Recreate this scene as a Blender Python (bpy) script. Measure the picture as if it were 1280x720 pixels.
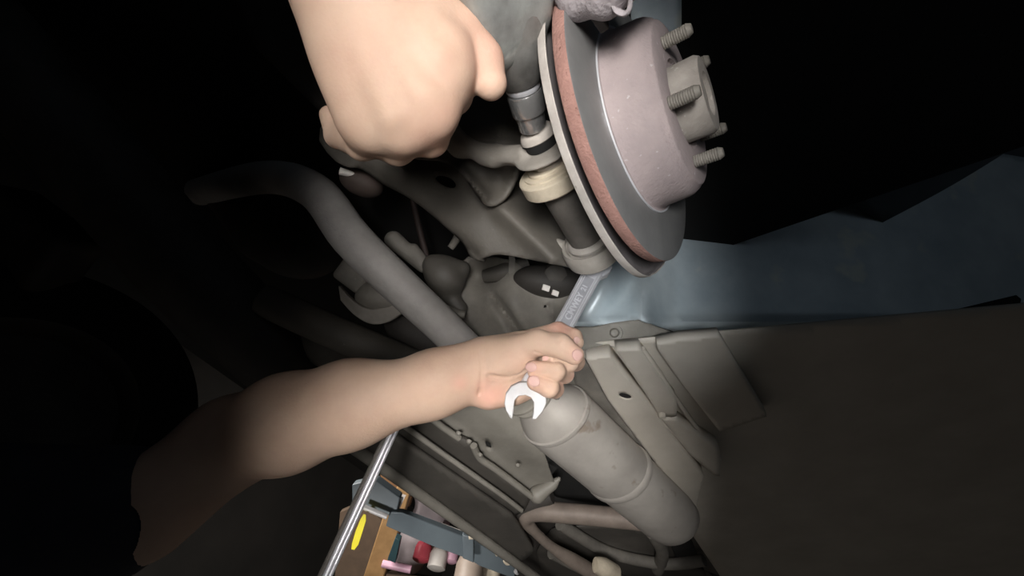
import bpy, bmesh, math, random
import numpy as np
from mathutils import Vector, Matrix, Quaternion
random.seed(7)
for o in list(bpy.data.objects): bpy.data.objects.remove(o)
scene = bpy.context.scene
COL = scene.collection

# ------------------------------------------------------------------ camera
FPX = 520.0                                   # focal length in pixels of the 1280x720 frame
O = Vector((0, 0, 1.35))                      # camera position; world X = outwards, Y = rearwards, Z = up (the car's axes)
Fv = Vector((-.392, .509, .766)).normalized()
Rv = Vector((.861, .495, .112)); Rv = (Rv - Fv*Rv.dot(Fv)).normalized()
Dv = Fv.cross(Rv).normalized()
M3 = Matrix((Rv, Dv, Fv)).transposed()        # columns: right, down, forward
cam = bpy.data.cameras.new('camera'); cam.sensor_width = 36; cam.lens = FPX/1280*36
cam.clip_start = .01
camo = bpy.data.objects.new('camera', cam); COL.objects.link(camo)
camo.matrix_world = Matrix.Translation(O) @ Matrix((Rv, -Dv, -Fv)).transposed().to_4x4()
scene.camera = camo
vs = scene.view_settings
vs.view_transform = 'Standard'; vs.look = 'None'; vs.gamma = 1; vs.use_curve_mapping = False
vs.exposure = 0.18

def V(*a): return Vector(a)
def P(px, py, d): return V((px-640)/FPX*d, (py-360)/FPX*d, d)         # a point d metres in front of the lens
UP = V(Rv.z, Dv.z, Fv.z); REAR = V(Rv.y, Dv.y, Fv.y); OUT = V(Rv.x, Dv.x, Fv.x)   # the car's axes seen from the viewing frame
def H(px, py, h):                                                      # a point h metres above eye level
    r = V((px-640)/FPX, (py-360)/FPX, 1); return r*(h/r.dot(UP))
def Hd(h): return lambda x, y: h/(((x-640)/FPX)*UP.x + ((y-360)/FPX)*UP.y + UP.z)
def W(c): return O + M3 @ Vector(c)
def toC(w): return M3.transposed() @ (Vector(w)-O)

# ------------------------------------------------------------------ light
world = bpy.data.worlds.new('world'); scene.world = world; world.use_nodes = True
world.node_tree.nodes['Background'].inputs[0].default_value = (.55, .65, .75, 1)
world.node_tree.nodes['Background'].inputs[1].default_value = .06
def spot(name, pos, target, energy, deg, blend, radius, color):
    l = bpy.data.lights.new(name, 'SPOT'); l.energy = energy; l.spot_size = math.radians(deg); l.spot_blend = blend
    l.shadow_soft_size = radius; l.color = color
    o = bpy.data.objects.new(name, l); COL.objects.link(o)
    a, b = W(pos), W(target); o.location = a
    o.rotation_euler = (b-a).to_track_quat('-Z', 'Y').to_euler(); return o
LAMP = V(-.05, -.02, -.40)                      # work lamp standing on the floor behind and beside the lens
WARM = (1, .975, .945)
spot('work_light_upper', V(-.04, -.17, -.38), P(640, 110, .42), 27, 28, .3, .11, WARM)
spot('work_light_middle', LAMP, P(650, 335, .66), 10.5, 34, .4, .11, WARM)
spot('work_light_lower', LAMP, P(665, 635, .95), 72, 29, .45, .11, WARM)
spot('wheelhouse_fill', LAMP, P(775, 372, .78), 26, 16, .5, .11, (.93, .97, 1))  # added fill spot, brightens the wheelhouse sheet in place of daylight
def area(name, loc, target, energy, sx, sy, color):
    l = bpy.data.lights.new(name, 'AREA'); l.shape = 'RECTANGLE'; l.size = sx; l.size_y = sy; l.energy = energy; l.color = color
    o = bpy.data.objects.new(name, l); COL.objects.link(o); o.location = loc
    o.rotation_euler = (Vector(target)-Vector(loc)).to_track_quat('-Z', 'Y').to_euler(); return o
area('bay_door_daylight', (3.8, -1.2, 1.5), (0, .6, 1.9), 4, 3.0, 2.4, (.72, .86, 1))
area('workshop_fill', (-2.2, .2, 2.9), (-2.2, 2.2, 2.1), 60, 1.2, .5, (1, .96, .9))  # unseen fill added so the near faces of the workshop items catch light
spot('shelf_fill', toC((-1.05, .35, .8)), P(530, 680, 2.4), 90, 44, .4, .12, (1, .97, .93))  # added fill spot for the yellow tag and far shelf items

# ------------------------------------------------------------------ materials
MATS = {}
def mat(name, c1, c2=None, rough=.6, metal=0., scale=20., bump=.0, bscale=None, detail=6., speck=None, sss=0., coat=0.):
    if name in MATS: return MATS[name]
    m = bpy.data.materials.new(name); m.use_nodes = True; nt = m.node_tree; N = nt.nodes; L = nt.links
    b = N['Principled BSDF']; b.inputs['Roughness'].default_value = rough; b.inputs['Metallic'].default_value = metal
    if coat: b.inputs['Coat Weight'].default_value = coat
    if sss:
        b.inputs['Subsurface Weight'].default_value = sss; b.inputs['Subsurface Radius'].default_value = (.009, .004, .002)
        b.inputs['Subsurface Scale'].default_value = 1.0
    tc = N.new('ShaderNodeTexCoord')
    n1 = N.new('ShaderNodeTexNoise'); n1.inputs['Scale'].default_value = scale; n1.inputs['Detail'].default_value = detail
    n1.inputs['Roughness'].default_value = .6
    L.new(tc.outputs['Object'], n1.inputs['Vector'])
    rp = N.new('ShaderNodeValToRGB'); rp.color_ramp.elements[0].position = .32; rp.color_ramp.elements[1].position = .68
    c2 = c2 or tuple(x*.75 for x in c1)
    rp.color_ramp.elements[0].color = (*c2, 1); rp.color_ramp.elements[1].color = (*c1, 1)
    L.new(n1.outputs['Fac'], rp.inputs['Fac'])
    out = rp.outputs['Color']
    if speck:
        n3 = N.new('ShaderNodeTexNoise'); n3.inputs['Scale'].default_value = speck[0]; n3.inputs['Detail'].default_value = 3
        L.new(tc.outputs['Object'], n3.inputs['Vector'])
        r3 = N.new('ShaderNodeValToRGB'); r3.color_ramp.elements[0].position = speck[2]; r3.color_ramp.elements[1].position = speck[2]+.08
        L.new(n3.outputs['Fac'], r3.inputs['Fac'])
        mx = N.new('ShaderNodeMix'); mx.data_type = 'RGBA'
        L.new(r3.outputs['Color'], mx.inputs['Factor']); L.new(out, mx.inputs['A']); mx.inputs['B'].default_value = (*speck[1], 1)
        out = mx.outputs['Result']
    L.new(out, b.inputs['Base Color'])
    if bump:
        n2 = N.new('ShaderNodeTexNoise'); n2.inputs['Scale'].default_value = bscale or scale*6; n2.inputs['Detail'].default_value = 4
        L.new(tc.outputs['Object'], n2.inputs['Vector'])
        bp = N.new('ShaderNodeBump'); bp.inputs['Strength'].default_value = bump; bp.inputs['Distance'].default_value = .002
        L.new(n2.outputs['Fac'], bp.inputs['Height']); L.new(bp.outputs['Normal'], b.inputs['Normal'])
    MATS[name] = m; return m

dusty = mat('dusty grey steel', (.40, .365, .33), (.26, .235, .21), .75, 0, 30, .35, 260, speck=(180, (.5, .46, .42), .66))
armmat = mat('dusty painted arm steel', (.125, .112, .095), (.085, .076, .065), .65, 0, 14, .3, 160, speck=(220, (.19, .17, .15), .70))
armpale = mat('pale dust on arm steel', (.33, .30, .265), (.22, .20, .175), .75, 0, 25, .3, 200)
barmat = mat('dusty bar steel', (.42, .395, .375), (.31, .29, .275), .6, 0, 16, .3, 160)
cream = mat('cream dusty rubber', (.60, .52, .40), (.44, .375, .285), .85, 0, 40, .3, 300)
palesteel = mat('pale dusty washer', (.55, .50, .45), (.40, .36, .32), .75, 0, 40, .2, 300)
darkrub = mat('dark dusty rubber', (.11, .098, .086), (.07, .062, .054), .7, 0, 30, .3, 200)
black = mat('black shade and rubber', (.014, .013, .012), (.006, .006, .006), .9, 0, 12, 0)  # tyre black, also painted shade for the bay, cavity and gaps
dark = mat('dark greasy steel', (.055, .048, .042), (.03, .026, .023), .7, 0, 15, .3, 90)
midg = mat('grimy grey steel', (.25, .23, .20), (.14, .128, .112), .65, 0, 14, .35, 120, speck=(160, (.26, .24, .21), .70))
floorm = mat('grimy underbody paint', (.29, .27, .235), (.19, .175, .15), .55, 0, 8, .3, 90, speck=(110, (.30, .28, .25), .72))
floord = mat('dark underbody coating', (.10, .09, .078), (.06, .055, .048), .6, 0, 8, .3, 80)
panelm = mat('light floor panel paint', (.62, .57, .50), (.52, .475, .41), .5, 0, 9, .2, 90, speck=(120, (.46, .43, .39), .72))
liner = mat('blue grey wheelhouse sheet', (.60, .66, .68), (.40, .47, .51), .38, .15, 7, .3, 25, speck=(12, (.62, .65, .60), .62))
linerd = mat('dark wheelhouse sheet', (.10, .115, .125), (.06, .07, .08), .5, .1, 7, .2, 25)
muff = mat('dull exhaust steel', (.49, .455, .415), (.36, .33, .30), .5, .25, 9, .25, 70, speck=(22, (.30, .25, .205), .64))
pipe = mat('rust tinted exhaust pipe', (.30, .245, .205), (.20, .16, .135), .6, .1, 20, .3, 120)
rust = mat('rusty rotor rim', (.37, .205, .17), (.28, .15, .125), .85, 0, 60, .7, 420, speck=(220, (.15, .07, .055), .66))
face = mat('worn rotor face', (.27, .265, .26), (.21, .207, .205), .42, .4, 25, .06, 60)
hatm = mat('rust bloomed rotor hat', (.37, .305, .30), (.27, .225, .228), .8, .05, 22, .45, 330, speck=(130, (.52, .47, .48), .68))
shield = mat('dusty shield sheet', (.46, .42, .385), (.33, .30, .275), .75, 0, 35, .35, 240, speck=(150, (.2, .18, .165), .68))
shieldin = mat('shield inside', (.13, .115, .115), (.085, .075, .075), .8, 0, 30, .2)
casting = mat('grey iron casting', (.40, .36, .375), (.29, .26, .27), .85, 0, 50, .8, 260)
chrome = mat('satin chrome', (.66, .66, .69), (.57, .57, .60), .3, .35, 30, .05, 80)
chromed = mat('satin chrome recess', (.42, .42, .45), (.35, .35, .38), .4, .35, 60, .1, 200)
sockm = mat('polished socket chrome', (.72, .71, .70), (.62, .61, .60), .22, .85, 40, .04, 100)
steelw = mat('brushed jaw steel', (.46, .45, .455), (.40, .39, .395), .5, .15, 60, .08, 300)
boot = mat('grey tool boot', (.36, .375, .355), (.17, .17, .165), .45, .1, 26, .35, 90, speck=(40, (.5, .5, .47), .64))
nosem = mat('dark tool nose', (.26, .255, .24), (.12, .115, .108), .4, .3, 30, .25, 120)
liftm = mat('slate blue lift paint', (.115, .14, .155), (.09, .11, .125), .45, 0, 6, .15, 40)
wood = mat('tan timber', (.42, .24, .10), (.30, .165, .065), .6, 0, 12, .2, 50)
wooddk = mat('dark brown board', (.13, .085, .055), (.09, .06, .04), .7, 0, 12, .2, 50)
yellow = mat('bright yellow plastic', (.80, .70, .02), (.65, .55, .02), .4, 0, 8)
mauve = mat('mauve grey sacking', (.34, .29, .30), (.25, .21, .22), .8, 0, 8, .3, 30)
pink = mat('pale pink plastic', (.80, .48, .60), (.70, .40, .52), .4, 0, 8)
red = mat('red plastic', (.65, .10, .13), (.5, .07, .1), .4, 0, 8)
whitem = mat('off white plastic', (.75, .70, .66), (.62, .57, .53), .5, 0, 8)
taupe = mat('taupe canister', (.36, .29, .24), (.28, .22, .18), .5, 0, 8)
teal = mat('dark teal plastic', (.03, .08, .09), (.02, .05, .06), .5, 0, 8)
wallm = mat('dim brown painted wall', (.028, .024, .021), (.018, .016, .014), .9, 0, 2, .1, 20)
conc = mat('workshop concrete', (.25, .24, .23), (.18, .175, .17), .8, 0, 2, .2, 20)
cloth = mat('dark navy work shirt', (.018, .02, .028), (.012, .013, .018), .9, 0, 30, .4, 300)
denim = mat('dark work trousers', (.02, .022, .026), (.013, .014, .017), .9, 0, 30, .4, 300)
hairm = mat('short black hair', (.012, .01, .009), (.006, .005, .005), .7, 0, 60, .5, 300)
nail = mat('pink fingernail', (.62, .39, .345), (.56, .345, .30), .5, 0, 40, 0)

def skin_mat():
    m = mat('skin', (.60, .425, .32), (.52, .35, .26), .62, 0, 22, .12, 420, sss=.04)
    nt = m.node_tree; N = nt.nodes; L = nt.links; b = N['Principled BSDF']; b.inputs['Specular IOR Level'].default_value = .3
    src = b.inputs['Base Color'].links[0].from_socket
    at = N.new('ShaderNodeAttribute'); at.attribute_name = 'blush'
    mx = N.new('ShaderNodeMix'); mx.data_type = 'RGBA'
    L.new(at.outputs['Fac'], mx.inputs['Factor']); L.new(src, mx.inputs['A']); mx.inputs['B'].default_value = (.66, .33, .26, 1)
    L.new(mx.outputs['Result'], b.inputs['Base Color'])
    return m
skin = skin_mat()

# ------------------------------------------------------------------ object helpers
def props(o, label=None, cat=None, group=None, kind=None):
    if label: o['label'] = label
    if cat: o['category'] = cat
    if group: o['group'] = group
    if kind: o['kind'] = kind
    return o
def thing(name, base, label, cat, group=None):          # base: point in the viewing frame
    o = bpy.data.objects.new(name, None); COL.objects.link(o); o.empty_display_size = .02
    o.location = W(base); return props(o, label, cat, group)

def crom(pts, sub=6, closed=False):
    pts = [Vector(p) for p in pts]; n = len(pts); out = []
    rng = range(n) if closed else range(n-1)
    for i in rng:
        if closed: a, b, c, d = pts[i-1], pts[i], pts[(i+1) % n], pts[(i+2) % n]
        else: a, b, c, d = pts[max(i-1, 0)], pts[i], pts[i+1], pts[min(i+2, n-1)]
        for k in range(sub):
            t = k/sub
            out.append(.5*((2*b) + (c-a)*t + (2*a-5*b+4*c-d)*t*t + (3*b-a-3*c+d)*t**3))
    if not closed: out.append(pts[-1])
    return out

class MB:
    def __init__(s): s.v = []; s.f = []; s.mi = []; s.m = 0
    def add(s, vs_, fs):
        b = len(s.v); s.v += [Vector(x) for x in vs_]
        s.f += [tuple(b+i for i in f) for f in fs]; s.mi += [s.m]*len(fs); return s
    def rings(s, rings, closed=True, caps=True):
        n = len(rings[0]); vs_ = [p for r in rings for p in r]; fs = []
        for i in range(len(rings)-1):
            for j in range(n if closed else n-1):
                k = (j+1) % n; fs.append((i*n+j, i*n+k, (i+1)*n+k, (i+1)*n+j))
        if caps: fs += [tuple(range(n)), tuple((len(rings)-1)*n+j for j in reversed(range(n)))]
        return s.add(vs_, fs)
    def tube(s, path, rad, n=20, caps=True, sub=0, flat=1.0):
        path = [Vector(p) for p in path]
        if not hasattr(rad, '__len__'): rad = [rad]*len(path)
        if sub:
            m = len(path); path = crom(path, sub)
            rr = []
            for i in range(m-1): rr += [rad[i]+(rad[i+1]-rad[i])*k/sub for k in range(sub)]
            rad = rr+[rad[-1]]
        t0 = (path[1]-path[0]).normalized(); u = t0.orthogonal().normalized(); rings = []
        for i, p in enumerate(path):
            t = (path[min(i+1, len(path)-1)]-path[max(i-1, 0)]).normalized()
            u = (u-t*u.dot(t)).normalized(); w = t.cross(u)
            rings.append([p+rad[i]*(u*math.cos(2*math.pi*j/n)+w*flat*math.sin(2*math.pi*j/n)) for j in range(n)])
        return s.rings(rings, True, caps)
    def lathe(s, o, ax, prof, n=48, caps=False, ref=None):
        o = Vector(o); ax = Vector(ax).normalized(); u = (ref-ax*ref.dot(ax)).normalized() if ref else ax.orthogonal().normalized(); w = ax.cross(u)
        rings = [[o+ax*h+max(r, 1e-5)*(u*math.cos(2*math.pi*j/n)+w*math.sin(2*math.pi*j/n)) for j in range(n)] for r, h in prof]
        return s.rings(rings, True, caps)
    def box(s, c, a, b, d):
        c = Vector(c); vs_ = [c+a*i+b*j+d*k for i in (-1, 1) for j in (-1, 1) for k in (-1, 1)]
        return s.add(vs_, [(0, 1, 3, 2), (4, 6, 7, 5), (0, 4, 5, 1), (2, 3, 7, 6), (0, 2, 6, 4), (1, 5, 7, 3)])
    def prism(s, pts, vec):
        n = len(pts); vs_ = [Vector(p) for p in pts]+[Vector(p)+vec for p in pts]
        return s.add(vs_, [tuple(range(n)), tuple(reversed(range(n, 2*n)))]+[(i, i+n, (i+1) % n+n, (i+1) % n) for i in range(n)])
    def build(s, name, mats, root=None, bevel=0, seg=2, angle=38, recalc=True, solid=0, base=None, sub=0):
        if not isinstance(mats, (list, tuple)): mats = [mats]
        ws = [W(p) for p in s.v]
        if root is not None: loc = Vector((0, 0, 0)); off = root.location.copy()
        else:
            off = W(base) if base is not None else sum(ws, Vector())/len(ws)
            if base is None: off.z = min(p.z for p in ws)
            loc = off
        # children: geometry relative to the root Empty (or root mesh)
        if root is not None:
            r = root; off = Vector((0, 0, 0))
            while r: off += r.location; r = r.parent
        me = bpy.data.meshes.new(name); me.from_pydata([p-off for p in ws], [], s.f)
        for m in mats: me.materials.append(m)
        me.polygons.foreach_set('material_index', s.mi)
        if recalc:
            bm = bmesh.new(); bm.from_mesh(me); bmesh.ops.recalc_face_normals(bm, faces=bm.faces); bm.to_mesh(me); bm.free()
        me.polygons.foreach_set('use_smooth', [True]*len(me.polygons)); me.set_sharp_from_angle(angle=math.radians(angle))
        o = bpy.data.objects.new(name, me); COL.objects.link(o); o.location = loc
        if root is not None: o.parent = root
        if solid: md = o.modifiers.new('solid', 'SOLIDIFY'); md.thickness = solid; md.offset = -1
        if bevel: md = o.modifiers.new('bevel', 'BEVEL'); md.width = bevel; md.segments = seg; md.limit_method = 'ANGLE'; md.angle_limit = math.radians(40)
        return o

def inside(px, py, poly):
    r = np.zeros(px.shape, bool); n = len(poly)
    for i in range(n):
        x1, y1 = poly[i]; x2, y2 = poly[(i+1) % n]
        if y1 == y2: continue
        c = ((y1 > py) != (y2 > py)) & (px < (x2-x1)*(py-y1)/(y2-y1)+x1)
        r ^= c
    return r
def snap(p, polys):
    best = None
    for poly in polys:
        n = len(poly)
        for i in range(n):
            a = np.array(poly[i], float); b = np.array(poly[(i+1) % n], float); ab = b-a; l = ab@ab
            t = 0 if l == 0 else min(1, max(0, ((p-a)@ab)/l)); q = a+ab*t; d = ((p-q)**2).sum()
            if best is None or d < best[0]: best = (d, q)
    return best[1]
def smoothpoly(poly, sub=4): return [(p.x, p.y) for p in crom([V(x, y, 0) for x, y in poly], sub, True)]
def sheet(name, outline, dfun, mats, root=None, step=5, thick=.003, holes=(), smooth=0, bevel=0, angle=50, **kw):
    """a pressed sheet: its outline on the surface depth = dfun, meshed as a grid and given thickness"""
    if smooth: outline = smoothpoly(outline, smooth)
    polys = [outline]+list(holes)
    xs = [p[0] for p in outline]; ys = [p[1] for p in outline]
    gx = np.arange(min(xs)-step, max(xs)+2*step, step); gy = np.arange(min(ys)-step, max(ys)+2*step, step)
    cx, cy = np.meshgrid(gx[:-1]+step/2, gy[:-1]+step/2, indexing='ij')
    ins = inside(cx, cy, outline)
    for h in holes: ins &= ~inside(cx, cy, h)
    idx = {}; pts = []; faces = []; cnt = {}
    def vid(i, j):
        if (i, j) not in idx: idx[(i, j)] = len(pts); pts.append([gx[i], gy[j]])
        return idx[(i, j)]
    for i, j in zip(*np.nonzero(ins)):
        q = ((i, j), (i, j+1), (i+1, j+1), (i+1, j)); faces.append(tuple(vid(*c) for c in q))
        for c in q: cnt[c] = cnt.get(c, 0)+1
    for c, k in cnt.items():
        if k < 4: pts[idx[c]] = list(snap(np.array(pts[idx[c]]), polys))
    b = MB(); b.add([P(x, y, dfun(x, y)) for x, y in pts], faces)
    return b.build(name, mats, root, recalc=False, solid=thick, bevel=bevel, angle=angle, **kw)
def g(x, y, cx, cy, s, s2=None): s2 = s2 or s; return math.exp(-((x-cx)/s)**2-((y-cy)/s2)**2)
def seg(x, y, x1, y1, x2, y2):
    dx, dy = x2-x1, y2-y1; t = min(1, max(0, ((x-x1)*dx+(y-y1)*dy)/(dx*dx+dy*dy))); return math.hypot(x-x1-t*dx, y-y1-t*dy)
def sst(a, b, x): t = min(1, max(0, (x-a)/(b-a))); return t*t*(3-2*t)

# ---- implicit surfaces -> one continuous mesh (naive surface nets)
class SDF:
    def __init__(s, lo, hi, h):
        s.lo = np.array(lo, np.float32); s.h = h; s.n = np.ceil((np.array(hi)-np.array(lo))/h).astype(int)+1
        s.F = np.full(s.n, .05, np.float32)
    def _sl(s, lo, hi, m):
        a = np.clip(np.floor((np.array(lo)-m-s.lo)/s.h).astype(int), 0, s.n-1); b = np.clip(np.ceil((np.array(hi)+m-s.lo)/s.h).astype(int)+1, 1, s.n)
        ax = [s.lo[i]+s.h*np.arange(a[i], b[i], dtype=np.float32) for i in range(3)]
        return tuple(slice(a[i], b[i]) for i in range(3)), (ax[0][:, None, None], ax[1][None, :, None], ax[2][None, None, :])
    def _u(s, sl, d, k, sub):
        A = s.F[sl]
        if sub: d = -d; hh = np.maximum(k-np.abs(A-d), 0)/k; s.F[sl] = np.maximum(A, d)+hh*hh*k*.25
        else: hh = np.maximum(k-np.abs(A-d), 0)/k; s.F[sl] = np.minimum(A, d)-hh*hh*k*.25
    def cone(s, a, b, r1, r2=None, k=.004, sub=False):
        r2 = r1 if r2 is None else r2; a = np.array(a, np.float32); b = np.array(b, np.float32); rm = max(r1, r2)
        sl, (x, y, z) = s._sl(np.minimum(a, b)-rm, np.maximum(a, b)+rm, k+.012)
        ba = b-a; t = np.clip(((x-a[0])*ba[0]+(y-a[1])*ba[1]+(z-a[2])*ba[2])/max(float(ba@ba), 1e-12), 0, 1)
        d = np.sqrt((x-a[0]-t*ba[0])**2+(y-a[1]-t*ba[1])**2+(z-a[2]-t*ba[2])**2)-(r1+(r2-r1)*t)
        s._u(sl, d, k, sub); return s
    def chain(s, pts, rs, k=.004):
        for i in range(len(pts)-1): s.cone(pts[i], pts[i+1], rs[i], rs[i+1], k)
        return s
    def ell(s, c, ax, r, k=.006, sub=False):
        c = np.array(c, np.float32); A = np.array([list(a) for a in ax], np.float32); r = np.array(r, np.float32); rm = r.max()
        sl, (x, y, z) = s._sl(c-rm, c+rm, k+.012)
        q = [(x-c[0])*A[i][0]+(y-c[1])*A[i][1]+(z-c[2])*A[i][2] for i in range(3)]
        k0 = np.sqrt(sum((q[i]/r[i])**2 for i in range(3))); k1 = np.sqrt(sum((q[i]/r[i]**2)**2 for i in range(3)))+1e-9
        s._u(sl, k0*(k0-1)/k1, k, sub); return s
    def box(s, c, ax, r, rd=.004, k=.004, sub=False):
        c = np.array(c, np.float32); A = np.array([list(a) for a in ax], np.float32); rm = float(np.linalg.norm(r))
        sl, (x, y, z) = s._sl(c-rm, c+rm, k+.012)
        q = [np.abs((x-c[0])*A[i][0]+(y-c[1])*A[i][1]+(z-c[2])*A[i][2])-(r[i]-rd) for i in range(3)]
        d = np.sqrt(sum(np.maximum(t, 0)**2 for t in q))+np.minimum(np.maximum(np.maximum(q[0], q[1]), q[2]), 0)-rd
        s._u(sl, d, k, sub); return s
    def mesh(s, mb=None):
        F = s.F; S = F < 0; n = F.shape
        c = np.zeros(tuple(x-1 for x in n), np.int8)
        for i in (0, 1):
            for j in (0, 1):
                for k in (0, 1): c += S[i:n[0]-1+i, j:n[1]-1+j, k:n[2]-1+k]
        act = (c > 0) & (c < 8); ids = np.full(act.shape, -1, np.int64); I = np.argwhere(act); ids[act] = np.arange(len(I))
        acc = np.zeros((len(I), 3), np.float32); num = np.zeros(len(I), np.float32)
        corners = [(i, j, k) for i in (0, 1) for j in (0, 1) for k in (0, 1)]
        val = {q: F[I[:, 0]+q[0], I[:, 1]+q[1], I[:, 2]+q[2]] for q in corners}
        for a in corners:
            for d in range(3):
                if a[d]: continue
                b = list(a); b[d] = 1; b = tuple(b); fa, fb = val[a], val[b]; m = (fa < 0) != (fb < 0)
                t = np.where(m, fa/np.where(m, fa-fb, 1), 0); p = np.array(a, np.float32)[None]+t[:, None]*(np.array(b)-np.array(a))[None]
                acc += p*m[:, None]; num += m
        pts = s.lo+(I+acc/num[:, None])*s.h
        faces = []
        for d in range(3):
            e, f = (d+1) % 3, (d+2) % 3
            sa = [slice(1, n[x]-1) for x in range(3)]; sa[d] = slice(0, n[d]-1); sb = list(sa); sb[d] = slice(1, n[d])
            A, B = S[tuple(sa)], S[tuple(sb)]; E_ = np.argwhere(A != B); flip = A[A != B]
            off = np.array([1, 1, 1]); off[d] = 0; E_ = E_+off
            def at(x, y): q = E_.copy(); q[:, e] += x; q[:, f] += y; return ids[q[:, 0], q[:, 1], q[:, 2]]
            q = np.stack([at(-1, -1), at(0, -1), at(0, 0), at(-1, 0)], 1); q[~flip] = q[~flip][:, ::-1]; faces.append(q)
        return pts, np.concatenate(faces)
def sdf_obj(parts, name, mats, root=None, blush=None, base=None, smooth_iter=0):
    b = MB()
    for s in parts:
        p, f = s.mesh() if isinstance(s, SDF) else s
        o_ = len(b.v); b.v += [Vector(x) for x in p.tolist()]; b.f += [tuple(o_+i for i in q) for q in f.tolist()]; b.mi += [0]*len(f)
    o = b.build(name, mats, root, recalc=False, angle=180, base=base)
    if smooth_iter: md = o.modifiers.new('relax', 'SMOOTH'); md.factor = .5; md.iterations = smooth_iter
    if blush:
        A = np.array([list(x) for x in b.v], np.float32); v = np.zeros(len(A), np.float32)
        for c, r, a in blush: v = np.maximum(v, a*np.exp(-((A-np.array(c))**2).sum(1)/(r*r)))
        at = o.data.attributes.new('blush', 'FLOAT', 'POINT'); at.data.foreach_set('value', v)
    return o
def surf(sd_, px, py, d0, d1):
    for i in range(400):
        d = d0+(d1-d0)*i/400; q = (np.array(P(px, py, d))-sd_.lo)/sd_.h; q = np.clip(np.round(q).astype(int), 0, sd_.n-1)
        if sd_.F[tuple(q)] < 0: return d
    return d1
AX = (V(1, 0, 0), V(0, 1, 0), V(0, 0, 1))
def frame(a, b=None):                                   # orthonormal frame with first axis a
    a = Vector(a).normalized(); b = Vector(b) if b is not None else V(0, 0, 1)
    b = (b-a*b.dot(a)).normalized(); return (a, b, a.cross(b))

# ================================================================== the workshop shell
def wbox(name, lo, hi, m, kind='structure'):
    b = MB(); lo = Vector(lo); hi = Vector(hi); c = (lo+hi)/2; h = (hi-lo)/2
    vs_ = [toC((c.x+h.x*i, c.y+h.y*j, c.z+h.z*k)) for i in (-1, 1) for j in (-1, 1) for k in (-1, 1)]
    b.add(vs_, [(0, 1, 3, 2), (4, 6, 7, 5), (0, 4, 5, 1), (2, 3, 7, 6), (0, 2, 6, 4), (1, 5, 7, 3)])
    o = b.build(name, m); o['kind'] = kind; return o
wbox('floor', (-5, -4, -.1), (4.2, 6, 0), conc)
wbox('ceiling', (-5, -4, 4), (4.2, 6, 4.1), wallm)
wbox('wall_left', (-5.1, -4, 0), (-5, 6, 4), wallm)
wbox('wall_back', (-5, 6, 0), (4.2, 6.1, 4), wallm)
wbox('wall_front', (-5, -4.1, 0), (4.2, -4, 4), wallm)
wbox('wall_right', (4.2, -4, 0), (4.3, 6, 4), wallm)

# ================================================================== the car's underside: the dark bay high behind everything
CAR = 'components under the lifted car'
body = thing('car_underbody', H(640, 360, .80), 'grimy floor pan and dark bay roof of the lifted car', 'car body')
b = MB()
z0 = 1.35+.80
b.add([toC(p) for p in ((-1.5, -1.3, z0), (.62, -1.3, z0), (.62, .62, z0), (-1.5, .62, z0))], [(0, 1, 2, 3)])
b.build('bay_roof', black, body, solid=.01, recalc=False)  # near-black sheet, the darkness of the engine bay put into its colour
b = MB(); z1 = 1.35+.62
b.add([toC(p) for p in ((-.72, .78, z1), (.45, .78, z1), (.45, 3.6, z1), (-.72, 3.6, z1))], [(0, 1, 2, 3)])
b.build('floor_roof', black, body, solid=.01, recalc=False)  # black colour stands in for the deep shade above the exhaust

# ---- underbody strips, left of the exhaust
HB = lambda h, amp=0, *sgm: (lambda x, y: Hd(h)(x, y)-amp*math.exp(-(seg(x, y, *sgm)/7)**2))
sheet('tunnel_panel', [(520, 470), (600, 480), (645, 500), (672, 540), (688, 590), (694, 606), (682, 616), (664, 622), (619, 587), (574, 549), (538, 523), (490, 480)],
      lambda x, y: Hd(.50)(x, y)+.05*sst(40, 90, seg(x, y, 538, 523, 667, 622))-.012*math.exp(-(seg(x, y, 545, 518, 667, 615)/6)**2), floorm, body, 4, .004, smooth=0,
      holes=[[(606, 551), (613, 554), (615, 561), (608, 559)]])
sheet('floor_strip', [(440, 440), (538, 523), (574, 549), (590, 556), (598, 572), (619, 587), (664, 622), (655, 640), (622, 616), (509, 536), (420, 470)], Hd(.475), floord, body, 5, .012)
sheet('floor_strip', [(420, 470), (509, 536), (622, 616), (655, 640), (640, 646), (500, 551), (400, 478)], Hd(.46), floord, body, 5, .012)
sheet('floor_strip', [(400, 478), (500, 551), (640, 646), (668, 690), (650, 704), (556, 636), (478, 582), (400, 528)], Hd(.445), floord, body, 5, .012)
for p, r, m in (([(420, 463), (509, 535), (622, 615), (652, 638)], .006, floorm), ([(400, 476), (500, 550), (590, 612), (640, 646)], .006, floorm),
                ([(440, 437), (538, 522), (574, 548)], .007, floorm), ([(592, 557), (600, 573), (619, 586), (664, 620)], .008, floorm)):
    t = MB(); t.tube([H(x, y, .455 if r == .006 else .47) for x, y in p], r, 10, sub=3); t.build('seam_bead', m, body)
t = MB(); t.tube([H(x, y, .435) for x, y in ((400, 530), (478, 585), (556, 640), (648, 706), (700, 745))], .013, 12, sub=3); t.build('sill_flange', floorm, body)
for x, y in ((600, 570), (573, 543), (586, 553), (647, 583)):
    t = MB(); c = H(x, y, .462); t.lathe(c, -UP, [(.0, .002), (.003, .002), (.005, .0), (.006, -.004)], 14); t.build('plug', floorm, body)

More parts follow.
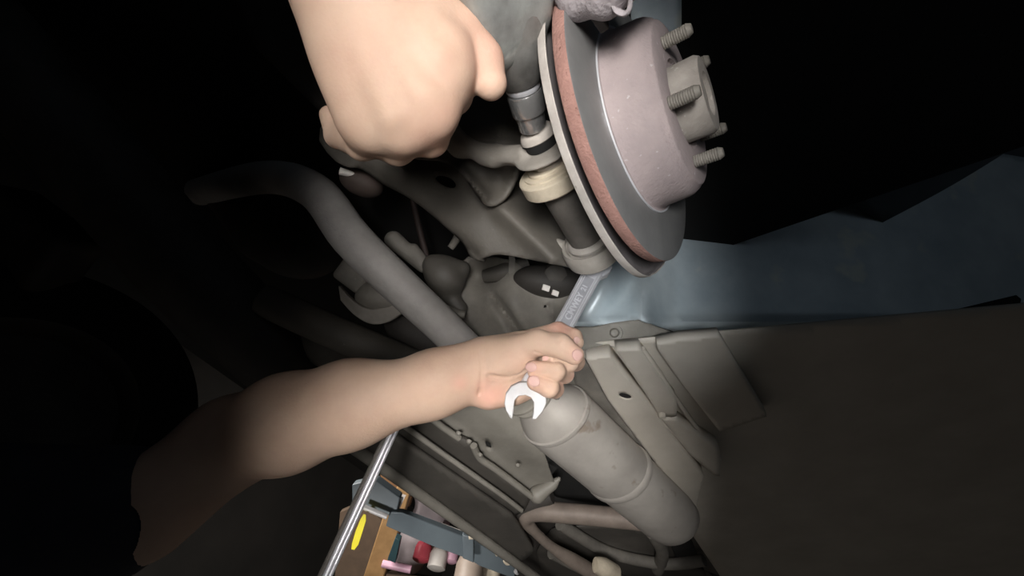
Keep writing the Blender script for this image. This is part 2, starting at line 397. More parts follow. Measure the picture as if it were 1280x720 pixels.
# ================================================================== light floor panel behind the wheelhouse
fp = thing('floor_panel', H(790, 520, .5), 'light grey ribbed floor panel with oval drain hole, beside the muffler', 'car panel')
sheet('base_sheet', [(700, 440), (730, 430), (1290, 380), (1290, 900), (900, 720), (846, 640), (755, 512), (724, 468)], Hd(.53), panelm, fp, 10, .004)
def ov(cx, cy, a, b_, rot=0, n=14): return [(cx+a*math.cos(t)*math.cos(rot)-b_*math.sin(t)*math.sin(rot), cy+a*math.cos(t)*math.sin(rot)+b_*math.sin(t)*math.cos(rot)) for t in [2*math.pi*i/n for i in range(n)]]
sheet('rib', [(732, 448), (763, 446), (806, 500), (846, 551), (880, 596), (870, 640), (846, 614), (760, 500)], Hd(.50), panelm, fp, 2.5, .03, holes=[ov(781.5, 495, 8.5, 3, .25)])
sheet('rib', [(769, 438), (800, 436), (838, 491), (846, 500), (846, 522), (824, 520), (812, 500)], Hd(.505), panelm, fp, 4, .025)
sheet('rib', [(826, 523), (846, 525), (900, 560), (900, 600), (862, 568)], Hd(.503), panelm, fp, 4, .025)
sheet('rib', [(818, 431), (850, 424), (900, 420), (960, 520), (900, 540), (848, 474)], Hd(.507), panelm, fp, 4, .02)
t = MB(); t.tube([H(x, y, .515) for x, y in ((803, 436), (826, 468), (841, 493), (900, 575))], .005, 10, sub=2); t.build('weld_bead', panelm, fp)
t = MB(); c = H(828, 521, .497); t.lathe(c, -UP, [(0, .004), (.005, .003), (.007, 0), (.007, -.006)], 14); t.build('plug', panelm, fp)
t = MB(); c = H(781.5, 495, .5012); t.lathe(c, -UP, [(0, 0), (.0128, 0), (.0135, -.004)], 20); t.build('drain_hole_shade', black, fp)  # black disc, painted shade inside the drain hole
# side of the first rib, its shade painted as darker steel, exhaust tunnel edge
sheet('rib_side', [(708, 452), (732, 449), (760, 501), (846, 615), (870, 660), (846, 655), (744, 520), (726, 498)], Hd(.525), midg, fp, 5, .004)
sheet('lower_rib', [(680, 470), (708, 455), (740, 490), (742, 500), (716, 502), (694, 486)], Hd(.53), floorm, fp, 4, .02)

# ================================================================== wheelhouse sheet behind the brake
wh = thing('wheelhouse_liner', P(780, 410, .76), 'blue grey pressed wheelhouse sheet behind the brake disc', 'car panel')
def dl(x, y):
    d = .78+.0006*(400-y)
    d += .05*sst(800, 850, x) - .045*math.exp(-((x-803)/14)**2)*sst(330, 390, y)
    d += .055*sst(770, 700, x)*sst(420, 340, y)
    d -= .035*g(x, y, 745, 345, 30, 60)
    d += .02*math.exp(-(seg(x, y, 742, 408, 812, 335)/13)**2)
    d -= .012*math.exp(-((y-404)/6)**2)
    return d
sheet('pressed_sheet', [(722, 410), (742, 408), (765, 403), (800, 398), (820, 407), (850, 417), (960, 430), (1300, 470), (1300, 200), (1000, 150), (800, 150), (706, 260), (700, 380), (702, 404)], dl, liner, wh, 6, .004)
fl = sheet('flange', [(712, 408), (742, 409), (765, 404), (800, 399), (820, 408), (850, 418), (980, 440), (980, 450), (846, 428), (812, 425), (760, 435), (722, 439)], lambda x, y: .752, midg_pale if False else floorm, wh, 4, .006)
t = MB(); c = P(768, 416, .752); t.lathe(c, c.normalized()*-1, [(0, .008), (.006, .007), (.0085, .003), (.009, 0), (.014, 0), (.015, -.002)], 20); t.build('bolt', floorm, wh)
sheet('daylight_patch', [(785, -40), (852, -40), (852, 40), (830, 50), (790, 30)], lambda x, y: .60, liner, wh, 8, .004)  # pale sheet standing in for daylight glimpsed between hat and caliper
# dark outer fender inside, above and to the right
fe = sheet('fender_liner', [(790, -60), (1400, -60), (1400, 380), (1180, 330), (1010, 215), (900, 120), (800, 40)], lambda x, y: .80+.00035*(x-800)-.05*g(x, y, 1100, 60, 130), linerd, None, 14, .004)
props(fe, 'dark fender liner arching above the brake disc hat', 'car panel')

# ================================================================== brake rotor, shield, caliper
C = V(.1276, -.1647, .4137); n = V(.7816, -.1738, -.5991).normalized()
rv = (V(0, 1, 0)-n*n.y).normalized(); ru = rv.cross(n)
def RP(r, deg, h): a = math.radians(deg); return C+n*h+r*(ru*math.cos(a)+rv*math.sin(a))
rot = thing('brake_rotor', C+rv*.14, 'brake disc with rusty rim, worn grey face and rust bloomed hat', 'brake disc')
T = .0135
t = MB(); t.lathe(C, n, [(.0915, 0), (.0925, -.0008), (.1385, -.0008), (.1400, -.0018)], 120); t.build('friction_face', face, rot)
t = MB(); t.lathe(C, n, [(.1400, -.0018), (.1402, -.004), (.1398, -T+.002), (.1385, -T), (.09, -T)], 120); t.build('rim', rust, rot)
t = MB(); t.lathe(C, n, [(.0922, -.0006), (.0920, .0006), (.0914, .0008), (.0902, .0002)], 120); t.build('inner_lip', chrome, rot)
t = MB(); t.lathe(C, n, [(.0902, .0002), (.0885, .0008), (.0868, .004), (.0860, .012), (.0845, .026), (.0832, .031), (.0800, .036), (.0775, .0375), (.0765, .040), (.0745, .0412), (.042, .0412), (.0405, .038), (.036, .037)], 120); t.build('hat', hatm, rot)
hub = thing('wheel_hub', C+n*.045+rv*.04, 'dusty wheel hub with threaded studs in the brake disc hat', 'wheel hub')
t = MB(); t.lathe(C, n, [(.0355, .030), (.0355, .060), (.033, .064), (.020, .064), (.018, .060), (0, .060)], 48); t.build('hub_cap', dusty, hub)
for k in range(5):
    a = 72*k+20; t = MB(); q = RP(.056, a, .036); prof = []
    for i in range(14): prof += [(.006, .002*i), (.0054, .002*i+.001)]
    t.lathe(q, n, prof+[(.004, .030), (0, .030)], 14); t.build('stud', midg, hub)
sh = thing('brake_dust_shield', C-n*.034+rv*.148, 'thin dusty steel shield with rolled edge behind the brake disc', 'brake shield')
t = MB(); NS = 140
def wav(k): a = 2*math.pi*k/NS; return .0009*math.sin(5*a+1)+.0006*math.sin(13*a)+.0003*math.sin(31*a)
def bot(k): return max(0, math.cos(2*math.pi*k/NS-math.pi/2-.60))**2
def shring(r, h): return [C+n*(h*(1+.28*bot(k))+wav(k)*.5-.001*bot(k))+(r+wav(k)*.8+.0120*bot(k))*(ru*math.cos(2*math.pi*k/NS)+rv*math.sin(2*math.pi*k/NS)) for k in range(NS)]
t.rings([shring(.055, -.0275), shring(.120, -.0275), shring(.137, -.0268), shring(.1402, -.0252), shring(.1414, -.0230), shring(.1416, -.0186)], True, False)
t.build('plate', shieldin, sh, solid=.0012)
t = MB(); t.rings([shring(.1404, -.0258), shring(.1422, -.0246), shring(.1426, -.0226), shring(.1426, -.0182), shring(.1420, -.0175), shring(.1415, -.0184), shring(.1415, -.0228), shring(.1404, -.0258)], True, False)
t.build('rolled_edge', shield, sh)

cal = thing('brake_caliper', P(745, 10, .31), 'rough grey cast brake caliper gripping the top of the disc', 'brake caliper')
ca = P(735, -22, .315); er = frame(n, rv)
s = SDF(ca-V(.09, .07, .08), ca+V(.12, .07, .08), .002)
tdir = V(.95, -.30, 0).normalized()
s.cone(P(712, -30, .325), P(722, -2, .318), .020, .013, k=.01).cone(P(722, -4, .318), P(757, -4, .30), .0135, .0125, k=.012)
s.cone(P(757, -4, .30), P(782, -30, .285), .0125, .016, k=.01).cone(P(690, -40, .335), P(790, -60, .29), .026, .026, k=.01)
sdf_obj([s], 'caliper_body', casting, cal)
t = MB(); t.tube([P(766, 4, .292), P(772, 14, .294), P(783, 17, .292), P(788, 4, .288), P(786, -14, .286)], [.0035, .004, .004, .0035, .003], 10, sub=4, flat=.5); t.build('pad_clip', casting, cal)
t = MB(); t.box(P(742, 4, .322), n*.004, frame(n, V(1, 0, 0))[1]*.018, frame(n, V(1, 0, 0))[2]*.013); t.build('brake_pad', dark, cal, bevel=.0015)
t = MB(); t.tube([P(762, 2, .296), P(772, 10, .302)], .0045, 8); t.build('guide_pin', dark, cal)

# ================================================================== suspension link under the socket
A0 = P(668, 160, .405); A1 = P(746, 322, .505); ax = (A1-A0).normalized(); Lk = (A1-A0).length
def AP(px, py):                    # point on the link axis nearest the pixel
    best = min((A0+ax*(Lk*k/200) for k in range(-60, 261)), key=lambda c: (c.x/c.z*FPX+640-px)**2+(c.y/c.z*FPX+360-py)**2); return best
link = thing('suspension_link', A1, 'dusty suspension link rod with cream bushing between two eyes', 'suspension link')
c = AP(668, 165)
t = MB(); t.lathe(c, ax, [(0, -.004), (.0128, -.004), (.0165, -.001), (.0185, .003), (.0188, .006), (.017, .0075)], 40); t.build('flange_nut', palesteel, link)
c = AP(673, 177); t = MB(); t.lathe(c, ax, [(.016, -.007), (.0172, -.006), (.0172, .004), (.016, .006)], 36, True); t.build('nut_gap', black, link)  # black ring standing in for the dark gap under the nut
c = AP(684, 200)
t = MB(); t.lathe(c, ax, [(.016, -.012), (.0188, -.008), (.0200, -.003), (.0198, .001), (.0175, .004), (.012, .008)], 40, True); t.build('rubber_neck', palesteel, link)
c = AP(685, 209)-V(.004, 0, 0)
t = MB(); t.lathe(c, ax, [(.010, -.003), (.0225, -.003), (.0235, -.002), (.0237, .0005), (.0250, .0005), (.0290, .0012), (.0294, .003), (.0305, .003), (.0352, .0042), (.0364, .0052), (.0366, .019), (.0352, .0205), (.010, .0205)], 64, True); t.build('bushing', cream, link, angle=24)
t = MB(); t.lathe(c, ax, [(.020, .020), (.031, .0205), (.0305, .0235), (.015, .026)], 48, True); t.build('bushing_cup', palesteel, link)
c2 = AP(735, 307)
t = MB(); t.tube([c+ax*.018, c+ax*.035, c2-ax*.004], [.0205, .0210, .0208], 32); t.build('rod', darkrub, link)
t = MB(); t.lathe(c2, ax, [(.0205, -.012), (.0240, -.0105), (.0262, -.0075), (.0258, -.004), (.0225, -.002)], 48, True); t.build('lower_washer', dusty, link)
t = MB(); t.lathe(c2+ax*.022, ax, [(.012, -.004), (.014, -.003), (.014, .010), (.011, .012)], 6, True); t.build('bolt_head', darkrub, link)

# ---- knuckle ear that carries the upper end
kn = thing('steering_knuckle', P(600, 200, .46), 'grey cast knuckle with a pale ear under the socket', 'steering knuckle')
e = AP(679, 187); fr = frame(ax, V(1, 0, 0))
s = SDF(P(520, 60, .48)-V(.03, .02, .12), P(720, 270, .44)+V(.03, .03, .08), .0016)
s.ell(e+ax*.002, fr, (.0058, .033, .033), k=.004)
s.cone(e+V(-.022, .002, .006), P(606, 196, .462), .0065, .008, k=.012)
for p0, p1, r0, r1 in (((658, 193, .436), (618, 195, .455), .0075, .0085), ((618, 195, .455), (575, 182, .47), .0085, .011), ((575, 182, .47), (545, 150, .48), .011, .020)):
    s.cone(P(*p0), P(*p1), r0, r1, k=.012)
sdf_obj([s], 'ear', armpale, kn)
def dk(x, y):
    d = .515+.0003*(610-x)+.03*sst(30, 0, seg(x, y, 612, 258, 646, 225)) *0
    d -= .020*math.exp(-(seg(x, y, 575, 212, 605, 246)/7)**2)
    d += .018*g(x, y, 626, 228, 18, 22)
    d -= .02*g(x, y, 590, 165, 26)
    return d
sheet('web', [(500, 120), (560, 100), (640, 96), (664, 130), (668, 175), (652, 203), (643, 224), (630, 247), (614, 258), (603, 254), (592, 240), (574, 214), (548, 200), (505, 190)], dk, armmat, kn, 4, .006, smooth=3)

# ================================================================== control arm
arm = thing('control_arm', P(640, 330, .53), 'pressed steel control arm with oval hole behind the hand', 'control arm')
def da(x, y):
    d = .60-.00030*(x-438)
    d -= .022*math.exp(-(seg(x, y, 628, 262, 690, 322)/13)**2)
    d += .05*sst(-2, 34, ((x-640)*.62-(y-262)*.78))*sst(600, 660, x)
    d += .018*math.exp(-(seg(x, y, 452, 214, 590, 320)/9)**2)
    d += .01*g(x, y, 556, 226, 26)
    d -= .012*math.exp(-(seg(x, y, 470, 200, 585, 280)/30)**2)
    return d
sheet('pressing', [(400, 160), (480, 110), (650, 90), (668, 190), (690, 250), (716, 290), (716, 330), (700, 332), (660, 324), (625, 318), (606, 321), (590, 323), (578, 304), (560, 287), (530, 261), (505, 244), (478, 230), (452, 212), (420, 202)],
      da, armmat, arm, 3.5, .012, smooth=3, holes=[ov(556.5, 226, 15, 6.2, .5)])
t = MB(); t.rings([[P(x, y, da(x, y)+dd) for x, y, dd in ((x0, y0, .001), (x0, y0, .03), (x1, y1, .03), (x1, y1, .001))] for (x0, y0), (x1, y1) in zip(ov(556.5, 226, 15.2, 6.4, .5, 20), ov(556.5, 226, 17, 8, .5, 20))], True, False)
# raised rib running into the lower eye
s = SDF(P(620, 250, .56)-V(.03, .03, .06), P(775, 350, .50)+V(.03, .02, .06), .0016)
cb = c2+ax*.002
s.cone(cb-ax*.004, cb+ax*.004, .0300, .0305, k=.004)
s.cone(P(635, 266, .565), P(668, 300, .545), .008, .013, k=.01).cone(P(668, 300, .545), P(720, 322, .525), .013, .015, k=.012)
s.cone(cb-ax*.045, cb-ax*.030, .0300, .0270, k=.002, sub=True)
sdf_obj([s], 'eye', armpale, arm)
t = MB(); t.lathe(cb, ax, [(.022, -.004), (.0275, -.004), (.0300, -.008), (.0335, -.0085), (.0352, -.005), (.0358, .006), (.0345, .014), (.030, .018), (.02, .019)], 56, True); t.build('eye_cup', armpale, arm)

# ---- subframe and clutter in the shade
sf = thing('subframe', P(640, 400, .78), 'grimy pressed subframe bracket above the hand with the spanner', 'subframe')
def ds(x, y):
    d = .80-.0004*(x-560)
    d -= .05*g(x, y, 640, 385, 30, 45); d += .03*math.exp(-(seg(x, y, 618, 372, 655, 425)/6)**2)
    d -= .03*g(x, y, 715, 385, 18, 22); d += .05*g(x, y, 600, 345, 20)
    d += .015*math.exp(-(seg(x, y, 690, 385, 700, 420)/5)**2)
    return d
sheet('pressing', [(566, 350), (585, 322), (640, 325), (662, 345), (672, 352), (684, 352), (700, 352), (712, 350), (722, 348), (716, 368), (708, 395), (704, 420), (700, 450), (600, 450), (572, 410), (556, 385)], ds, midg, sf, 4, .005, smooth=2, holes=[ov(681.5, 383.5, 3.2, 2.4)])
s = SDF(P(640, 330, .74)-V(.06, .04, .06), P(740, 380, .74)+V(.05, .05, .08), .003)
s.ell(P(690, 352, .745), (V(1, .12, 0).normalized(), V(-.12, 1, 0).normalized(), V(0, 0, 1)), (.070, .030, .04), k=.01)
sdf_obj([s], 'bush_housing', dark, sf)
t = MB(); t.lathe(P(694, 345, .715), V(0, -.2, 1), [(0, -.012), (.012, -.011), (.020, -.004), (.021, .02)], 28); t.build('bush_cap', darkrub, sf)
for x, y, w_, m in ((682.5, 360, 4.5, whitem), (694, 366.5, 4, whitem)):
    t = MB(); t.box(P(x, y, .70), V(w_, 1.5, 0)*(.70/FPX), V(-1, w_*.8, 0)*(.70/FPX), V(0, 0, .004)); t.build('clip', whitem, sf, bevel=.001)
t = MB(); t.tube([P(605, 345, .78), P(630, 340, .77), P(660, 328, .77)], [.012, .017, .012], 14, sub=3); t.build('brace', floord, sf)
t = MB(); t.box(P(640, 334, .76), V(.006, 0, 0), V(0, .02, 0), V(0, 0, .01)); t.build('tab', midg, sf, bevel=.001)

sb = MB(); sb.tube([P(250, 240, .95), P(330, 222, .78), P(392, 238, .68), P(440, 298, .62), P(505, 362, .62), P(556, 410, .63), P(620, 475, .66)], [.030, .030, .030, .0300, .0285, .0275, .027], 28, sub=6)
props(sb.build('stabilizer_bar', barmat), 'thick pale grey stabilizer bar running diagonally past the control arm', 'suspension bar')
# engine mount and clamp beside the bar
mt = thing('bar_mount', P(470, 400, .72), 'grimy rubber mount with pale curved strap below the stabilizer bar', 'mount')
s = SDF(P(430, 325, .74)-V(.05, .03, .05), P(520, 400, .74)+V(.04, .04, .06), .003)
s.box(P(448, 342, .735), frame(V(.8, .6, 0), V(-.6, .8, 0)), (.028, .026, .03), .008, k=.004)
sdf_obj([s], 'upper_block', midg, mt)
s = SDF(P(440, 330, .74)-V(.05, .03, .05), P(520, 410, .74)+V(.04, .04, .06), .003)
s.ell(P(476, 371, .73), frame(V(.95, .25, 0), V(-.25, .95, 0)), (.042, .027, .04), k=.004).cone(P(453, 372, .715), P(470, 384, .715), .012, .012, k=.006)
sdf_obj([s], 'rubber_block', darkrub if False else midg, mt)
t = MB(); pth = crom([P(425, 366, .71), P(442, 384, .70), P(462, 395, .70), P(484, 393, .705), P(504, 381, .715), P(524, 372, .73)], 5)
t.rings([[p+V(-.002, -.013, -.004), p+V(.002, .013, -.004), p+V(.002, .013, .012), p+V(-.002, -.013, .012)] for p in pth]); t.build('strap', armpale, mt, bevel=.002)
cm = MB(); cm.tube([P(330, 375, .72), P(438, 424, .72), P(500, 447, .73), P(560, 470, .76)], [.028, .029, .025, .020], 24, sub=5)
props(cm.build('crossmember', armmat), 'rounded grey crossmember just above the forearm', 'crossmember')
cm = MB(); cm.tube([P(280, 360, .80), P(400, 438, .78), P(500, 480, .80)], [.03, .028, .02], 20, sub=5)
props(cm.build('crossmember', midg), 'second grimy crossmember tucked under the first, meeting the forearm', 'crossmember')
s = SDF(P(480, 380, .8)-V(.05, .04, .06), P(590, 450, .8)+V(.04, .04, .07), .004)
s.ell(P(525, 418, .80), frame(V(.85, .5, 0), V(-.5, .85, 0)), (.075, .042, .05), k=.01)
props(sdf_obj([s], 'gearbox_pan', dark), 'dark rounded gearbox pan between the bar and the forearm', 'gearbox')
br = thing('mount_bracket', P(552, 370, .76), 'brown grey cast bracket beside the dark opening', 'bracket')
s = SDF(P(470, 280, .78)-V(.04, .04, .06), P(600, 400, .78)+V(.04, .04, .07), .003)
s.ell(P(556, 345, .77), frame(V(.7, .7, 0), V(-.7, .7, 0)), (.042, .035, .04), k=.01).cone(P(540, 330, .76), P(578, 336, .77), .016, .015, k=.012)
s.cone(P(560, 370, .775), P(575, 385, .77), .018, .014, k=.012)
sdf_obj([s], 'casting', floord, br)
s = SDF(P(470, 270, .78)-V(.04, .04, .06), P(560, 340, .78)+V(.04, .04, .07), .003)
s.cone(P(492, 300, .78), P(522, 326, .78), .017, .014, k=.01).cone(P(518, 310, .775), P(530, 332, .775), .008, .014, k=.01)
sdf_obj([s], 'arm', midg, br)
t = MB(); t.tube([P(552, 384, .73), P(566, 391, .73), P(581, 394, .73)], [.008, .010, .006], 14, sub=3); t.build('lug', midg, br)
t = MB(); t.tube([P(563, 310, .74), P(570, 300, .74), P(574, 288, .745)], [.006, .007, .006], 12, sub=2); t.build('hose_stub', midg, br)
hs = MB(); hs.tube([P(516, 250, .80), P(524, 285, .80), P(532, 316, .80), P(540, 345, .81)], .006, 10, sub=4)
props(hs.build('brake_hose', mat('reddish hose', (.05, .03, .025), (.03, .02, .018), .7)), 'thin dark hose hanging in the opening below the control arm', 'hose')
bu = thing('arm_bushing', P(450, 240, .66), 'dark rubber bushing at the inner end of the control arm', 'bushing')
s = SDF(P(420, 200, .66)-V(.05, .03, .05), P(490, 250, .66)+V(.03, .03, .05), .003)
s.ell(P(452, 228, .66), frame(V(.9, .35, 0), V(-.35, .9, 0)), (.035, .022, .03), k=.01)
sdf_obj([s], 'rubber', mat('brownish rubber', (.09, .065, .055), (.05, .036, .03), .7, 0, 20), bu)
t = MB(); t.tube([P(425, 214, .63), P(444, 219, .635)], [.006, .004], 12); t.build('sleeve', whitem, bu)
# engine bay shapes further left, past the bar
rail = MB(); rail.tube([P(-140, -90, .66), P(40, 110, .68), P(230, 330, .72), P(330, 430, .76), P(385, 500, .80)], [.07, .072, .074, .07, .05], 28, sub=5)
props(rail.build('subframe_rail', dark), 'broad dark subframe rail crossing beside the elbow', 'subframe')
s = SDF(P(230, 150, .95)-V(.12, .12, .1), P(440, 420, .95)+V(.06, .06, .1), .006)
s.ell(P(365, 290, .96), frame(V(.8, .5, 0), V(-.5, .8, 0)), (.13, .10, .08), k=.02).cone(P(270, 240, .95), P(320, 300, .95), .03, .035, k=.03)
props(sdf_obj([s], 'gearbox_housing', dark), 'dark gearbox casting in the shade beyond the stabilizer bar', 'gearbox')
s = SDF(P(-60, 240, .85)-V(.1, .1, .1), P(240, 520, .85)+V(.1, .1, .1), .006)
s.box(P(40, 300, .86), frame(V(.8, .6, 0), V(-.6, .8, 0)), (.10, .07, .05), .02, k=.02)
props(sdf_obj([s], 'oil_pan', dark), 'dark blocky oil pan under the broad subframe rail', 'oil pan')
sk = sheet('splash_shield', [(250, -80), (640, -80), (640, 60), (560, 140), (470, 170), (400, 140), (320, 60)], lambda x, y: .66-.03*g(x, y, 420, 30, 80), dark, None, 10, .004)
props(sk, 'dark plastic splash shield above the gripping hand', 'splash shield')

# ---- the opposite front wheel, in the dark beyond the rail
wl = bpy.data.objects.new('front_wheel', None); COL.objects.link(wl); wl.location = Vector((-1.25, .10, 1.37))-body.location; wl.parent = body
wc0 = toC((-1.25, .10, 1.68)); tr = [(.19, -.09), (.27, -.105), (.305, -.09), (.31, -.05), (.31, .05), (.305, .09), (.27, .105), (.19, .09)]
t = MB(); t.lathe(wc0, OUT, tr, 64); t.build('tyre', black, wl)
for k in range(3): t = MB(); t.lathe(wc0, OUT, [(.309, -.05+.045*k), (.3125, -.047+.045*k), (.3125, -.018+.045*k), (.309, -.014+.045*k)], 64); t.build('tread_rib', black, wl)
t = MB(); t.lathe(wc0, OUT, [(.19, .09), (.185, .085), (.175, .03), (.06, .0), (.0, .0)], 48); t.build('rim', dark, wl)
# ================================================================== exhaust
mf = thing('muffler', H(770, 600, .40), 'large dull grey oval muffler hanging beside the ribbed floor panel', 'muffler')
m0, m1 = H(690, 515, .46), H(840, 650, .46)
md_ = (m1-m0).normalized()
def mufr(p, r): 
    fx = frame(md_, UP); return [p+r*(fx[1]*.88*math.cos(t)+fx[2]*1.05*math.sin(t)) for t in [2*math.pi*k/40 for k in range(40)]]
Lm = (m1-m0).length
t = MB(); t.rings([mufr(m0+md_*x, r) for x, r in ((-.075, .030), (-.060, .034), (-.030, .052), (-.006, .064), (.012, .069), (.03, .0705), (Lm*.48, .071))]); mf_front = t.build('front_shell', muff, mf, angle=60)
t = MB(); t.rings([mufr(m0+md_*x, r) for x, r in ((Lm*.48, .069), (Lm*.92, .069), (Lm*.99, .066), (Lm*1.03, .055), (Lm*1.05, .02))]); mf_rear = t.build('rear_shell', muff, mf, angle=60)
t = MB(); t.rings([mufr(m0+md_*x, r) for x, r in ((Lm*.46, .0712), (Lm*.47, .0735), (Lm*.495, .0738), (Lm*.505, .0712))]); t.build('seam_band', muff, mf_rear, angle=30)
t = MB(); t.rings([mufr(m0+md_*x, r) for x, r in ((.004, .066), (.006, .0705), (.012, .0715), (.018, .069))]); t.build('end_lip', muff, mf_front, angle=30)
t = MB(); t.tube([m0-md_*.16+UP*.015, m0-md_*.08+UP*.005, m0], [.028, .030, .034], 24, sub=4); t.build('inlet_pipe', midg, mf)
ep = MB(); ep.tube([H(815, 652, .50), H(760, 646, .50), H(690, 640, .50), H(667, 640, .50), H(657, 648, .49), H(668, 664, .48), H(690, 684, .47), H(715, 700, .465), H(752, 722, .46)], [.026, .026, .026, .026, .022, .014, .014, .021, .024], 20, sub=5)
props(ep.build('exhaust_pipe', pipe), 'rust tinted exhaust pipe bending round behind the muffler', 'exhaust pipe')
t = MB(); t.tube([H(744, 706, .44), H(754, 709, .44), H(768, 716, .44)], [.020, .026, .024], 18, sub=3)
props(t.build('exhaust_clamp', cream), 'pale clamp on the lower end of the exhaust pipe', 'clamp')
# catalytic box in front of the muffler, behind the wrench jaw
cx = thing('exhaust_flange', H(690, 500, .48), 'grimy flange with studs in front of the muffler, behind the open jaw', 'exhaust flange')
fxs = frame(md_, UP); c = m0-md_*.05
for x, r in ((-.05, .045), (-.03, .052), (-.012, .047)):
    t = MB(); t.lathe(c+md_*x, md_, [(.02, -.005), (r-.004, -.005), (r, -.002), (r, .003), (r-.003, .005), (.02, .005)], 36, True); t.build('ring', floorm, cx)
for sx in (-1, 1):
    t = MB(); t.tube([c-md_*.07+fxs[2]*.04*sx-UP*.01, c+md_*.02+fxs[2]*.04*sx-UP*.01], .006, 10); t.build('stud', midg, cx)
# rear axle beam region, bottom right
ra = thing('rear_underfloor', H(760, 690, .5), 'shadowed rear underfloor pressings below the muffler', 'car panel')
sheet('pressing', [(690, 660), (760, 656), (830, 662), (846, 700), (900, 720), (960, 800), (700, 800), (670, 690)], lambda x, y: Hd(.56)(x, y)-.05*math.exp(-(seg(x, y, 700, 668, 830, 715)/9)**2), floord, ra, 6, .006)
sheet('crossmember_web', [(640, 628), (690, 630), (740, 650), (740, 760), (655, 760), (645, 706), (632, 690), (636, 650)], Hd(.57), dark, ra, 6, .005)
for p, r in (([(700, 655), (760, 690), (830, 705), (880, 700)], .018), ([(690, 690), (740, 715), (800, 735)], .022), ([(815, 665), (828, 690), (822, 712)], .02)):
    t = MB(); t.tube([H(x, y, .53) for x, y in p], r, 12, sub=4); t.build('stiffener', midg, ra)
t = MB(); t.tube([H(690, 620, .53), H(665, 628, .52), H(648, 640, .51), H(645, 660, .50), H(660, 680, .49)], [.02, .03, .035, .03, .03], 16, sub=4)
props(t.build('exhaust_hanger', dark), 'dark rubber exhaust hanger at the bend of the pipe', 'hanger')
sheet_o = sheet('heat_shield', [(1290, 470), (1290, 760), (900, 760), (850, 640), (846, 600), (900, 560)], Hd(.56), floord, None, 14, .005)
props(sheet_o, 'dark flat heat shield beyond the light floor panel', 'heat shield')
s = SDF(H(650, 605, .5)-V(.05, .05, .08), H(720, 630, .5)+V(.05, .05, .08), .005)
s.cone(H(672, 618, .48), H(690, 606, .50), .022, .012, k=.01).cone(H(690, 606, .5), H(699, 598, .51), .012, .006, k=.01)
props(sdf_obj([s], 'body_bracket', floorm), 'small pale body bracket at the end of the tunnel panel', 'bracket')

# ================================================================== impact wrench and socket
tip = P(664, 150, .393)
TA = (P(612, -60, .300)-tip).normalized()       # axis from the nut back into the tool
nx = frame(TA, V(1, 0, 0))
sock = thing('socket', tip, 'bright chrome socket seated on the flange nut', 'socket')
t = MB(); t.lathe(tip-TA*.008, TA, [(.0095, .002), (.0128, 0), (.0136, .0015), (.0138, .014), (.0142, .0155)], 40, True); t.build('hex_end', sockm, sock)
t = MB(); t.lathe(tip-TA*.008, TA, [(.0138, .0152), (.0160, .0165), (.0165, .018), (.0165, .0345), (.0158, .036), (.010, .036)], 40, True); t.build('drive_end', sockm, sock)
iw = thing('impact_wrench', P(630, 40, .34), 'grey rubber booted impact wrench held in the upper hand', 'impact wrench')
t = MB(); t.lathe(tip-TA*.008, TA, [(.0085, .030), (.0085, .036), (.0150, .037), (.0160, .039), (.0160, .046), (.015, .048)], 32, True); t.build('anvil', chrome, iw)
t = MB(); t.lathe(tip-TA*.008, TA, [(.010, .042), (.0172, .043), (.0200, .047), (.0230, .054), (.0275, .066), (.0305, .080), (.0315, .095), (.0315, .125)], 40, True); t.build('nose', nosem, iw)
# faceted boot, lofted
def octo(h, r, sx=1., sy=1., off=V(0, 0, 0)):
    c = tip-TA*.008+TA*h+off; out = []
    for k in range(48):
        a = 2*math.pi*k/48; ca_, sa_ = math.cos(a), math.sin(a); q = (abs(ca_)**7+abs(sa_)**7)**(-1/7)*.93
        a2 = a+math.radians(40); out.append(c+r*q*(nx[1]*sx*math.cos(a2)+nx[2]*sy*math.sin(a2)))
    return out
t = MB(); t.rings([octo(h, r, 1.0, 1.0, off) for h, r, off in ((.060, .019, V(-.008, 0, 0)), (.068, .028, V(-.008, 0, 0)), (.084, .0365, V(-.008, 0, 0)), (.106, .0420, V(-.008, 0, 0)), (.135, .043, V(-.008, 0, 0)), (.20, .045, V(-.008, 0, 0)), (.26, .044, V(-.008, 0, 0)), (.27, .036, V(-.008, 0, 0)))]); t.build('boot', boot, iw, angle=50)
hd = P(505, 110, .345)
t = MB(); t.tube([tip+TA*.16, P(575, 50, .345), P(530, 85, .350), hd], [.026, .020, .018, .016], 20, sub=5); t.build('handle', nosem, iw)

# ================================================================== spanner
sp = thing('combination_spanner', P(655, 505, .43), 'chrome combination spanner gripped in the lower hand', 'spanner')
S0 = P(741, 341, .520); S1 = P(656, 497, .425)
sd = (S1-S0).normalized(); SL = (S1-S0).length
snrm = (V(-.15, -.1, -1)-sd*sd.dot(V(-.15, -.1, -1))).normalized(); sw = sd.cross(snrm)        # face towards the light, width
if sw.x < 0: sw = -sw
def SP(l, w_, h): return S0+sd*l+sw*w_+snrm*h
def sec(l, w_, h): return [SP(l, x*w_, y*h) for x, y in ((-1, -.3), (-.72, -1), (.72, -1), (1, -.3), (1, .3), (.80, .95), (-.80, .95), (-1, .3))]
t = MB(); t.rings([sec(l, w_, h) for l, w_, h in ((-.004, .0125, .0035), (.012, .0118, .0042), (.06, .0112, .0046), (SL*.75, .0105, .0045), (SL*.93, .0115, .004))]); shank = t.build('shank', chrome, sp, angle=25)
t = MB(); t.rings([[SP(l, x*.0056, y) for x, y in ((-1, .0040), (-1, .0047), (1, .0047), (1, .0040))] for l in (.012, .05, .10, SL*.72)]); panel = t.build('shank_panel', chromed, shank, angle=25)
